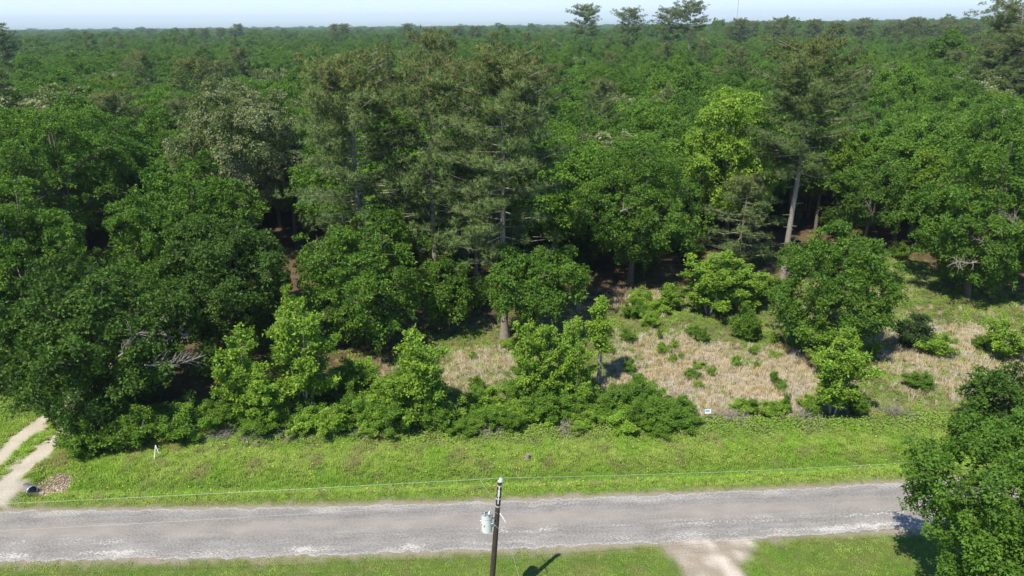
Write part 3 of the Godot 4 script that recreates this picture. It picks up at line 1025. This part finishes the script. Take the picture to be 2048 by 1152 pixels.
# ---------------------------------------------------------------- brush and young trees
func build_brush() -> void:
	var S := []
	for k in 5: S.append(sapling(300 + k, 7.0, 2.1, 6, "bright", 0.19, 0.2, 33))
	var D := []
	for k in 5: D.append(sapling(320 + k, 3.4, 1.9, 9, "bush", 0.15, 0.05, 34))
	var B := []
	for k in 3: B.append(sapling(340 + k, 2.6, 1.5, 8, "bright", 0.16, 0.05, 36))
	var thin := sapling(350, 7.6, 1.0, 3, "bright", 0.2, 0.55, 40)
	var G := [sapling(361, 3.2, 1.0, 7, "juniper", 0.14, 0.02, 60)]
	var put := func(kind: Dictionary, label: String, x: float, z: float, s: Vector3, turn: float, called := "young_tree", cat := "young tree", group := "") -> Node3D:
		return plant(kind, called, label, cat, Vector3(x, 0, z), s, turn, group, ["stems", "leaves"])
	var g := "yellow-green young trees along the brush line"
	put.call(S[0], "leftmost yellow-green young tree beside the dark shade of the big oak", -21.4, -50.8, Vector3(1.05, 1.12, 1.05), 0.3, "young_tree", "young tree", g)
	put.call(S[1], "tallest yellow-green young tree, in front of the rounded oak's left side", -16.9, -51.6, Vector3(1.25, 1.34, 1.25), 1.3, "young_tree", "young tree", g)
	put.call(S[2], "low yellow-green young tree squeezed between the two leftmost tall ones", -19.2, -50.0, Vector3(0.9, 0.7, 0.9), 2.3, "young_tree", "young tree", g)
	put.call(S[4], "yellow-green young tree rising behind the tallest one, before the rounded oak", -18.6, -55.5, Vector3(0.9, 1.3, 0.9), 2.9, "young_tree", "young tree", g)
	put.call(S[3], "full yellow-green young tree right of the rounded oak, below its dark shadow", -7.4, -50.3, Vector3(1.15, 1.12, 1.15), 3.3, "young_tree", "young tree", g)
	put.call(S[0], "short yellow-green young tree at left foot of the full one", -9.6, -49.8, Vector3(0.9, 0.66, 0.9), 4.3, "young_tree", "young tree", g)
	put.call(S[1], "airy yellow-green young tree below the middle pine's trunk, left of two", 2.0, -52.4, Vector3(0.85, 1.06, 0.85), 5.0, "young_tree", "young tree", g)
	put.call(S[2], "airy yellow-green young tree below the middle pine's trunk, right of two", 4.7, -52.6, Vector3(0.85, 1.05, 0.85), 0.9, "young_tree", "young tree", g)
	put.call(thin, "slender sapling with a pale bare stem standing alone in the straw", 7.6, -56.8, Vector3(1.0, 1.05, 1.0), 0, "young_tree", "young tree", g)
	put.call(S[4], "yellow-green young tree in front of the dome shaped meadow oak", 25.8, -50.9, Vector3(1.1, 1.0, 1.1), 1.9, "young_tree", "young tree", g)
	put.call(S[3], "yellow-green young tree at the front foot of the dome shaped oak", 28.6, -58.0, Vector3(1.0, 0.62, 1.0), 0.4, "young_tree", "young tree", g)
	put.call(S[2], "yellow-green young tree at the forest edge left of the tall right-hand pine", 21.5, -72.5, Vector3(1.4, 0.95, 1.4), 0.4, "young_tree", "young tree", g)
	put.call(S[0], "yellow-green young tree nearest the tall right-hand pine's trunk", 25.0, -74.0, Vector3(1.4, 0.8, 1.4), 2.4, "young_tree", "young tree", g)
	put.call(G[0], "small blue-green cone shaped juniper in the right meadow", 38.8, -63.2, Vector3(1.2, 1.05, 1.2), 0, "juniper", "juniper")
	put.call(B[0], "round bright green bush right of the small juniper", 40.0, -61.6, Vector3(1.0, 0.85, 1.0), 0, "bush", "bush")
	put.call(B[1], "loose bright bush at right edge of the meadow", 46.0, -61.2, Vector3(1.3, 1.25, 1.3), 0, "bush", "bush")
	put.call(D[1], "low bush in the straw between pine foot and dome shaped oak", 23.4, -65.8, Vector3(0.75, 1.05, 0.75), 0, "bush", "bush")
	put.call(B[2], "leafy bush at the sunlit foot of the rounded oak", -13.8, -58.6, Vector3(0.8, 0.7, 0.8), 0, "bush", "bush")
	# grey-brown tangles of dry twigs along the foot of the brush
	var T := []
	for k in 2:
		rng.seed = 370 + k
		var mb := MB.new()
		for j in 90:
			var a := rf(0, TAU)
			var q := rf(0, 1.1)
			var p := Vector3(q * cos(a), rf(0, 0.3), q * sin(a))
			var d := Vector3(rf(-1, 1), rf(0.1, 0.9), rf(-1, 1)).normalized() * rf(0.5, 1.2)
			mb.tube([p, p + d * 0.5 + Vector3(0, 0.1, 0), p + d], [0.018, 0.014, 0.006], 4, false)
		T.append(mb.mesh(mats.deadwood))
	var dry := []
	for q in [[-22.6, -48.6], [-20.2, -48.2], [-17.0, -48.5], [-11.2, -48.6], [-2.0, -48.8], [4.3, -48.9], [12.6, -49.6], [17.6, -50.4], [23.5, -50.2], [31.0, -51.0]]:
		var o := thing("dead_brush", "", "dead brush", Vector3(q[0], ground_y(q[0], q[1]), q[1]), rf(0, TAU), "dry tangles along the brush line")
		part("twigs", T[rng.randi() % 2], o).scale = Vector3(1.2, 0.9, 1.2)
		dry.append([o, "grey-brown tangle of dry twigs", "grey-brown tangles of dry twigs", "at the foot of the brush"])
	settle_labels(dry)
	put.call(D[0], "dark bush under the huge left oak's crown, nearest the white stake", -29.0, -47.4, Vector3(1.1, 0.8, 1.1), 0.5, "bush", "bush")
	put.call(D[3], "dark bush under the huge left oak's crown, nearest the driveway", -32.2, -46.8, Vector3(1.1, 0.75, 1.1), 2.5, "bush", "bush")
	put.call(D[2], "dark bush at the right foot of the huge left oak", -25.6, -48.4, Vector3(1.0, 0.8, 1.0), 1.5, "bush", "bush")
	# the hedge of bushes between verge and meadow
	rng.seed = 55
	var list := []
	var line := []
	var x := -24.0
	while x < 15.5:
		var hgt := rf(0.5, 1.0) if x < -8 else rf(0.32, 0.8) if x < 6 else rf(0.28, 0.55)
		line.append([x, brush_line(x) - rf(-0.5, 2.2), rf(0.45, 1.0), hgt])
		x += rf(0.7, 1.5)
	for k in 14:
		line.append([rf(-22, -8), rf(-52, -55.5), rf(0.7, 1.0), rf(0.7, 1.15)])
	for k in 9:
		line.append([rf(-4, 12), rf(-51.5, -53.6), rf(0.6, 0.9), rf(0.45, 0.8)])
	for k in 8:
		line.append([rf(16, 30), rf(-50.2, -52.2), rf(0.3, 0.6), rf(0.25, 0.5)])
	for k in 12:
		line.append([rf(27, 50), rf(-51, -66), rf(0.3, 0.7), rf(0.25, 0.55)])
	for k in 10:
		line.append([rf(10, 30), rf(-69, -78), rf(0.6, 1.1), rf(0.5, 1.1)])
	for k in 10:
		line.append([rf(-4, 27), rf(-55, -67), rf(0.2, 0.5), rf(0.2, 0.45)])
	for k in 22:
		line.append([rf(9, 28), rf(-51.5, -68), rf(0.18, 0.5), rf(0.15, 0.5)])
	for k in 9:
		line.append([rf(5, 14.5), rf(-49.4, -52), rf(0.5, 0.8), rf(0.4, 0.75)])
	for k in 8:
		line.append([rf(33, 52), rf(-84, -92), rf(0.6, 1.1), rf(0.6, 1.1)])
	for q in line:
		if Vector2(q[0] - 15.5, q[1] + 49.6).length() < 2.0: continue
		var light := rng.randf() < 0.5
		var kind: Dictionary = B[rng.randi() % 3] if light else D[rng.randi() % 5]
		var o: Node3D = put.call(kind, "", q[0], q[1], Vector3(q[2], q[3], q[2]), rf(0, TAU), "bush", "bush", "bushes between verge, meadow and forest")
		var size := "tall" if q[3] > 0.8 else "low" if q[3] < 0.5 else "medium"
		var look := size + (" light green bush" if light else " dark green bush")
		var place := ""
		if q[1] < -83: place = "near the ragged snag oak"
		elif q[1] < -68: place = "left of the right-hand pine's trunk"
		elif q[0] > 27: place = "in the right meadow"
		elif q[0] > 15.5: place = "right of the small blue sign"
		elif q[0] > -4 and q[1] < -54.5: place = "in the straw meadow"
		elif q[0] > 2: place = "in the brush right of the pole"
		elif q[0] > -6: place = "in the brush behind the pole"
		elif q[0] > -14: place = "in the brush left of the pole"
		else: place = "in the brush near the big oak"
		list.append([o, look, look + "es", place])
	settle_labels(list)

# ---------------------------------------------------------------- forest
func build_forest() -> void:
	var O := []
	var tone := ["mid", "mid", "dark", "mid", "yellow", "dark", "mid", "pale"]
	for k in 8: O.append(broadleaf(400 + k, 5.0, 3.5 if k % 2 else 4.5, 14.0 + rng.randf() * 1.0, {"mid": "canopy", "dark": "canopy_dark"}.get(tone[k], tone[k]), 80.0, 0.25, 0, 1.0, 0.8))
	var P := []
	for k in 3: P.append(pine(420 + k, 20.0, 4.2, 7.0, 2600, 0.42, 0.45))
	var scrub := broadleaf(440, 2.2, 0.2, 4.4, "dark", 80.0, 0.22)
	rng.seed = 91
	var spots := []
	var z := -62.0
	while z > -640:
		var step := 6.6 if z > -240 else 8.2
		var half := 0.74 * -z + 14
		var x := -half
		while x < half:
			var px := x + rf(-2.6, 2.6)
			var pz := z + rf(-2.6, 2.6)
			x += step
			if pz > clear_edge(px) - 4: continue
			if px > -46 and px < -22 and pz > -95: continue
			if px > -48 and pz > -76: continue
			var ok := true
			for t in taken:
				if Vector2(px - t[0], pz - t[1]).length() < t[2] * 0.8 + 2.6: ok = false; break
			if ok: spots.append([px, pz])
		z -= step * 0.92
	for q in [[-86, -138, 1.7, 1.4, "pale grey-green tree at far left, behind the broad rounded oak"], [22.5, -150, 1.15, 1.12, "pale yellowish tree deep in the forest above the big green oak"], [108, -168, 1.4, 1.35, "pale grey-green tree below the brown right edge pines"], [-70, -215, 1.4, 1.3, "pale tree far back on the left of the tall pine pair"]]:
		taken.append([q[0], q[1], 4.0])
		plant(O[7], "forest_tree", q[4], "tree", Vector3(q[0], 0, q[1]), Vector3(q[2], q[3], q[2]), q[0], "broadleaf trees of the forest")
	spots = spots.filter(func(s): return not taken.any(func(t): return Vector2(s[0] - t[0], s[1] - t[1]).length() < t[2] * 0.8 + 2.6))
	spots.sort_custom(func(a, b): return a[1] > b[1])
	var kinds_near := []
	var list := []
	var far := {}
	var n_oak := 0
	var n_pine := 0
	for s in spots:
		var seen: bool = absf(s[0]) < 0.75 * -s[1] + 6
		var patch := noise(s[0], s[1], 3.0, 11)
		var is_pine: bool = rng.randf() < 0.012 + maxf(0.0, noise(s[0], s[1], 2.0, 12)) * (0.10 if s[0] > 70 and s[1] > -260 else 0.03)
		var k := rng.randi() % 8
		if k == 7 and rng.randf() < 0.55: k = rng.randi() % 7
		if k == 4 and rng.randf() < 0.4: k = 0
		var sc := rf(0.92, 1.35)
		var hs := rf(0.92, 1.22) * (1.0 + 0.35 * patch)
		var turn := rf(0, TAU)
		var near_enough := n_oak < 265 and not is_pine or n_pine < 40 and is_pine
		if near_enough and seen and s[1] > -260:
			var place := depth_place(s[0], s[1])
			if is_pine:
				n_pine += 1
				var o := plant(P[k % 3], "pine_tree", "", "pine tree", Vector3(s[0], 0, s[1]), Vector3(sc, hs * 1.02, sc), turn, "pines within the forest")
				list.append([o, "olive pine", "olive pines", place])
			else:
				n_oak += 1
				var o := plant(O[k], "forest_tree", "", "tree", Vector3(s[0], 0, s[1]), Vector3(sc, hs, sc), turn, "broadleaf trees of the forest")
				var w: String = {"mid": "green", "dark": "dark green", "yellow": "yellowish green", "pale": "pale grey-green"}[tone[k]]
				list.append([o, w + " tree", w + " trees", place])
		else:
			var key := ("pine%d" % (k % 3)) if is_pine else ("oak%d" % k)
			if not far.has(key): far[key] = []
			far[key].append(Transform3D(Basis(Vector3.UP, turn).scaled_local(Vector3(sc, hs, sc)), Vector3(s[0], 0, s[1])))
	settle_labels(list)
	# undergrowth inside the forest edge
	var low := []
	for k in 46:
		var x := rf(-60, 75)
		var zz := clear_edge(x) - rf(-1, 14)
		if x > 39 and x < 53 and zz > -104: continue
		if Vector2(x - 4, zz + 70).length() < 8: continue
		var o := plant(scrub, "bush", "", "bush", Vector3(x, 0, zz), Vector3.ONE * rf(0.6, 1.1), rf(0, TAU), "undergrowth at the forest edge")
		low.append([o, "shaded bush", "shaded bushes", "at the forest edge " + column_place(x, zz)])
	settle_labels(low)
	# beyond: the same forest reading as one mass
	var root := Node3D.new()
	root.name = "far_forest"
	add_child(root)
	tag(root, "green forest canopy stretching away to the horizon", "forest", "", "stuff")
	# farther still the trees stand in wider steps, each a larger crown
	z = -640.0
	while z > -5200:
		var step := 11.0 if z > -1100 else (17.0 if z > -2200 else 30.0)
		var big := step / 8.2
		var half := 0.76 * -z + 40
		var x := -half
		while x < half:
			var px := x + rf(-0.4, 0.4) * step
			var pz := z + rf(-0.4, 0.4) * step
			x += step
			var k := rng.randi() % 7
			var hs := rf(0.85, 1.2) * (1.0 + 0.7 * noise(px, pz, 0.5, 13))
			var wide := big
			if rng.randf() < 0.05: hs *= 1.3; wide *= 1.15
			if px / -pz > 0.27: hs *= 1.0 + 0.35 * smoothstep(-600, -900, pz); wide *= 1.15
			var key := "oak%d" % k
			if rng.randf() < 0.012: key = "pine%d" % (k % 3); hs *= 0.85
			if not far.has(key): far[key] = []
			far[key].append(Transform3D(Basis(Vector3.UP, rf(0, TAU)).scaled_local(Vector3(wide, hs, wide)), Vector3(px, 0, pz)))
		z -= step * 0.95
	for key in far:
		var kind: Dictionary = P[int(key.substr(4))] if key.begins_with("pine") else O[int(key.substr(3))]
		root.add_child(scatter("pine_canopy" if key.begins_with("pine") else "oak_canopy", kind.crown, far[key], []), true)

func column_place(x: float, z: float) -> String:
	var px := 1024 + 1436 * x / (-z * 0.94 + 9)
	if px < 330: return "at far left"
	if px < 600: return "near the pale oak"
	if px < 930: return "behind the left pines"
	if px < 1130: return "behind the middle pine"
	if px < 1400: return "right of the middle pine"
	if px < 1590: return "behind the yellow-green tree"
	if px < 1760: return "behind the right-hand pine"
	return "at far right"

func depth_place(x: float, z: float) -> String:
	var row := "far back"
	if z > -102: row = "in front rows"
	elif z > -125: row = "in middle rows"
	elif z > -155: row = "farther back"
	return row + " " + column_place(x, z)

# ---------------------------------------------------------------- the skyline
func build_far_things() -> void:
	var K := [pine(501, 38.0, 9.6, 24.0, 2600, 0.6, 0.3, Vector3(0.5, 0, 0), 0.35), pine(502, 36.0, 9.4, 20.0, 2800, 0.6, 0.3, Vector3.ZERO, 0.2)]
	var g := "tall pines standing above the horizon"
	plant(K[0], "pine_tree", "tallest skyline pine, flat topped with bare pale trunk, left of the mast group", "pine tree", Vector3(39.5, 0, -400), Vector3(1, 1, 1), 0.4, g)
	plant(K[1], "pine_tree", "rounded skyline pine second from left, between flat topped pine and mast", "pine tree", Vector3(63, 0, -405), Vector3(1, 1.0, 1), 1.9, g)
	plant(K[1], "pine_tree", "broad lower skyline pine, third from left, touching a taller one", "pine tree", Vector3(86, 0, -410), Vector3(1.05, 1.0, 1.05), 4.2, g)
	plant(K[0], "pine_tree", "tall skyline pine nearest the radio mast on its left", "pine tree", Vector3(96, 0, -405), Vector3(1.05, 1.04, 1.05), 2.6, g)
	plant(K[1], "pine_tree", "lone dark pine on the skyline at the far left edge", "pine tree", Vector3(-203, 0, -300), Vector3(0.85, 0.86, 0.85), 1.0, g)
	plant(K[0], "pine_tree", "second dark pine on the skyline at far left, leaning on the first", "pine tree", Vector3(-211, 0, -306), Vector3(0.8, 0.82, 0.8), 3.0, g)
	plant(K[0], "pine_tree", "brownish tall pine on the right edge rising above the horizon", "pine tree", Vector3(119, 0, -178), Vector3(1.0, 0.88, 1.0), 0.7, g)
	plant(K[1], "pine_tree", "darker brown pine just below the tall right edge pine", "pine tree", Vector3(116, 0, -170), Vector3(0.95, 0.76, 0.95), 2.7, g)
	plant(K[1], "pine_tree", "grey pale-trunked pine left of the brown right edge pines", "pine tree", Vector3(112, 0, -172), Vector3(0.75, 0.66, 0.75), 5.1, g)
	# stands of tall round-headed pines along the right and left skyline
	var stand := pine(503, 30.0, 7.5, 12.0, 2200, 0.7, 0.3)
	rng.seed = 515
	var list := []
	for k in 40:
		var right_side := k < 30
		var z := rf(-560, -760) if right_side else rf(-820, -1000)
		var x := -z * (rf(0.29, 0.66) if right_side else rf(-0.42, -0.02))
		var h := rf(0.86, 1.07)
		var o := plant(stand, "pine_tree", "", "pine tree", Vector3(x, 0, z), Vector3(rf(0.9, 1.4), h, rf(0.9, 1.4)), rf(0, TAU), "distant pines forming the skyline")
		list.append([o, "distant dark pine", "distant dark pines", "on the skyline right of the mast" if right_side else "on the skyline left of centre"])
	list.sort_custom(func(p, q): return p[0].position.x / -p[0].position.z < q[0].position.x / -q[0].position.z)
	for k in list.size():
		var e: Array = list[k]
		if k >= 10: e[3] = ["just right of the mast", "above the right-hand pine", "near the right edge"][clampi((k - 10) / 10, 0, 2)] + " on the skyline"
	settle_labels(list)
	plant(broadleaf(530, 7.5, 8.0, 27.0, "mid", 60.0, 0.4), "forest_tree", "broad green tree rising to the skyline left of the brown right edge pines", "tree", Vector3(152, 0, -262), Vector3.ONE, 0.0, "broadleaf trees of the forest")
	# thin guyed radio mast far off
	var m := thing("radio_mast", "thin lattice radio mast far off above the treeline", "radio mast", Vector3(430, 0, -1450))
	var st := plain(Color(0.32, 0.33, 0.36), 0.6)
	var mb := MB.new()
	for a in 3:
		var p := Vector3(cos(a * TAU / 3), 0, sin(a * TAU / 3)) * 0.5
		mb.tube([p, p + Vector3(0, 130, 0)], [0.14, 0.14], 5)
	for k in 86:
		var a := k % 3
		var p := Vector3(cos(a * TAU / 3), 0, sin(a * TAU / 3)) * 0.5
		var q := Vector3(cos((a + 1) * TAU / 3), 0, sin((a + 1) * TAU / 3)) * 0.5
		mb.tube([p + Vector3(0, k * 1.5, 0), q + Vector3(0, k * 1.5 + 1.5, 0)], [0.07, 0.07], 4, false)
	part("lattice", mb.mesh(st), m)
	for a in 3:
		var w := MB.new()
		var d := Vector3(cos(a * TAU / 3 + 0.5), 0, sin(a * TAU / 3 + 0.5))
		w.tube([Vector3(0, 120, 0), d * 70], [0.03, 0.03], 4, false)
		part("guy_wire", w.mesh(st), m)

# ---------------------------------------------------------------- grass
func blade_tuft(rseed: int, count: int, radius: float, h: float, w: float, lean: float) -> ArrayMesh:
	rng.seed = rseed
	var mb := MB.new()
	for k in count:
		var a := rf(0, TAU)
		var q := radius * sqrt(rng.randf())
		var p := Vector3(q * cos(a), -0.03, q * sin(a))
		var b := rf(0, TAU)
		var hh := h * rf(0.55, 1.2)
		var d := Vector3(cos(b), 0, sin(b))
		var s := Vector3(-sin(b), 0, cos(b)) * w * rf(0.7, 1.2)
		var le := lean * rf(0.3, 1.3)
		var m := p + Vector3(0, hh * 0.62, 0) + d * hh * le * 0.4
		var t := p + Vector3(0, hh * (1 - 0.25 * le), 0) + d * hh * le
		mb.col = Color.WHITE * rf(0.78, 1.0)
		mb.col.a = 1
		var nn := (d * -0.35 + Vector3.UP).normalized()
		var i := mb.vert(p - s, nn)
		mb.vert(p + s, nn); mb.vert(m + s * 0.8, nn); mb.vert(m - s * 0.8, nn); mb.vert(t, nn)
		mb.tri(i, i + 2, i + 1); mb.tri(i, i + 3, i + 2); mb.tri(i + 3, i + 4, i + 2)
	return mb.mesh(mats.grass)

func build_grass() -> void:
	mats.grass = leaf_material(0.7, Color(0.6, 0.7, 0.35))
	var short := blade_tuft(601, 22, 0.24, 0.10, 0.014, 0.7)
	var lush := blade_tuft(602, 26, 0.26, 0.34, 0.016, 0.7)
	var dry := blade_tuft(603, 24, 0.26, 0.62, 0.012, 0.65)
	rng.seed = 604
	var weed_v := twig_template(30, 0.24, 0.09, 0.07, 0.7)
	var wc := PackedColorArray()
	for k in 30:
		var s := rf(0.75, 1.0)
		for j in 3: wc.append(Color(s, s, s))
	var wv := PackedVector3Array()
	for p in weed_v.v: wv.append(p * Vector3(1, 1.1, 1) + Vector3(0, 0.14, 0))
	var weed := leaves_mesh(wv, weed_v.n, wc, mats.grass)
	rng.seed = 605
	var A := {"short": [[], []], "lush": [[], []], "dry": [[], []], "weed": [[], []]}
	var put := func(kind: String, x: float, z: float, s: float, col: Color, hs := 1.0) -> void:
		A[kind][0].append(Transform3D(Basis.from_euler(Vector3(rf(-0.12, 0.12), rf(0, TAU), rf(-0.12, 0.12))).scaled_local(Vector3(s, s * hs, s)), Vector3(x, ground_y(x, z), z)))
		var c := col * rf(0.8, 1.2)
		c.a = 1
		A[kind][1].append(c)
	var g1 := Color(0.26, 0.43, 0.055)
	var g2 := Color(0.35, 0.45, 0.1)
	var g3 := Color(0.185, 0.35, 0.04)
	# near lawn
	for k in 15000:
		var x := rf(-38, 40)
		var z := rf(-38.5, -29.5)
		var d := z - road_near(x)
		if d < 0.1 + 0.5 * absf(noise(x, z, 30, 2)): continue
		if apron(x, z) > 0.3 + 0.5 * rng.randf(): continue
		var n := clampf(0.5 + noise(x, z, 10, 3) * 1.4, 0, 1)
		put.call("short", x, z, rf(0.7, 1.2), g2.lerp(g3, n).lerp(Color(0.3, 0.27, 0.13), maxf(0.4 * smoothstep(1.5, 0.2, d), 0.6 * smoothstep(0.1, 0.4, noise(x, z, 18, 22)))), rf(0.7, 1.4))
	# far verge: mown strip, ditch, weedy bank
	for k in 46000:
		var x := rf(-52, 48)
		var z := rf(-53.5, -39.0)
		var d := road_far(x) - z
		if d < 0.25 + 0.5 * absf(noise(x, z, 30, 2)): continue
		if dirt_track(x, z) > 0.25 + 0.5 * rng.randf(): continue
		if Vector2(x + 32.7, z + 43.0).length() < 1.3: continue
		if Vector2(x + 33.0, z + 42.2).length() < 0.9: continue
		var lim := (brush_line(x) if x > -21 else -53.0) + 0.8 * noise(x, z, 20, 4)
		var n := clampf(0.5 + noise(x, z, 12, 5) * 1.5, 0, 1)
		if d < 1.7 + 0.5 * noise(x, 0, 10, 8):
			put.call("short", x, z, rf(0.8, 1.3), g2.lerp(g1, n).lerp(Color(0.24, 0.22, 0.1), 0.5 * smoothstep(1.0, 0.2, d)), rf(0.8, 1.5))
		elif z > lim - 1.0:
			var dryness := smoothstep(lim + 2.2, lim, z) * clampf(0.5 + 1.6 * noise(x, z, 16, 6), 0, 1)
			var c := g1.lerp(g2, n).lerp(Color(0.3, 0.27, 0.13), maxf(dryness * 0.75, 0.7 * smoothstep(0.12, 0.4, noise(x, z, 22, 21))))
			c = c.lerp(g3, 0.6 * smoothstep(1.4, 0.3, absf(z - ditch(x))))
			if rng.randf() < 0.07 + 0.5 * smoothstep(lim + 2.6, lim, z): put.call("weed", x, z, rf(0.6, 1.3) * (1.0 + 0.6 * smoothstep(lim + 2.0, lim, z)), c.lerp(g3, 0.5), 1.0)
			else: put.call("lush", x, z, rf(0.6, 1.05), c, rf(0.5, 1.1))
	# meadow
	for k in 52000:
		var x := rf(-24, 62)
		var z := rf(-100, -48.5)
		if z > brush_line(x) - 0.4: continue
		if z < clear_edge(x) + 1.5: continue
		if x < -8 and rng.randf() < 0.6: continue
		var s := meadow_straw(x, z)
		var f := smoothstep(clear_edge(x) + 10, clear_edge(x) + 3, z)
		if rng.randf() < f * 0.75: continue
		var n := clampf(0.5 + noise(x, z, 14, 7) * 1.5, 0, 1)
		if rng.randf() < s * 0.95:
			var straw := Color(0.60, 0.50, 0.36).lerp(Color(0.58, 0.51, 0.44), n)
			if rng.randf() < 0.12: straw = Color(0.58, 0.42, 0.22)
			put.call("dry", x, z, rf(0.7, 1.2), straw, rf(0.5, 1.15))
		elif rng.randf() < 0.3: put.call("weed", x, z, rf(0.7, 1.4), g3.lerp(g1, n))
		elif rng.randf() < 0.4: put.call("dry", x, z, rf(0.5, 0.9), Color(0.27, 0.25, 0.12).lerp(Color(0.36, 0.3, 0.18), n), rf(0.4, 0.8))
		else: put.call("lush", x, z, rf(0.6, 1.0), Color(0.15, 0.19, 0.06).lerp(g2, n), rf(0.4, 0.8))
	# left lawn beside the drive
	for k in 9000:
		var x := rf(-56, -33)
		var z := rf(-66, -43)
		if dirt_track(x, z) > 0.25 + 0.5 * rng.randf(): continue
		put.call("short", x, z, rf(0.8, 1.4), g2.lerp(g1, rng.randf()), rf(0.8, 1.5))
	var info := {
		"short": ["mown_grass", "short mown grass on the verges along the road", "grass", short], "lush": ["tall_grass", "tall bright green grass filling the ditch and bank", "grass", lush],
		"dry": ["dry_grass", "dry straw coloured grass across the meadow", "grass", dry], "weed": ["weeds", "low leafy green weeds among the grass", "weeds", weed]}
	for key in A:
		var o := scatter(info[key][0], info[key][3], A[key][0], A[key][1])
		add_child(o)
		tag(o, info[key][1], info[key][2])
	# yellow wildflowers
	var fl := MB.new()
	for k in 5:
		var a := TAU * k / 5
		var d := Vector3(cos(a), 0.25, sin(a))
		var s := Vector3(-sin(a), 0, cos(a))
		fl.quadf(Vector3.ZERO, d * 0.024 - s * 0.014, d * 0.044, d * 0.024 + s * 0.014)
	var fm := plain(Color(0.8, 0.68, 0.1), 0.6)
	var where := []
	for k in 420:
		var x := rf(-45, 34)
		var z := rf(-47.5, -41.0)
		if road_far(x) - z < 1.2 or noise(x, z, 20, 15) < 0.02: continue
		if x < -32: continue
		where.append(Transform3D(Basis(Vector3.UP, rf(0, TAU)).scaled(Vector3.ONE * rf(0.8, 1.4)), Vector3(x, ground_y(x, z) + rf(0.25, 0.4), z)))
	var wf := scatter("wildflowers", fl.mesh(fm), where, [])
	add_child(wf)
	tag(wf, "tiny yellow wildflowers dotted through the green verge", "wildflowers")
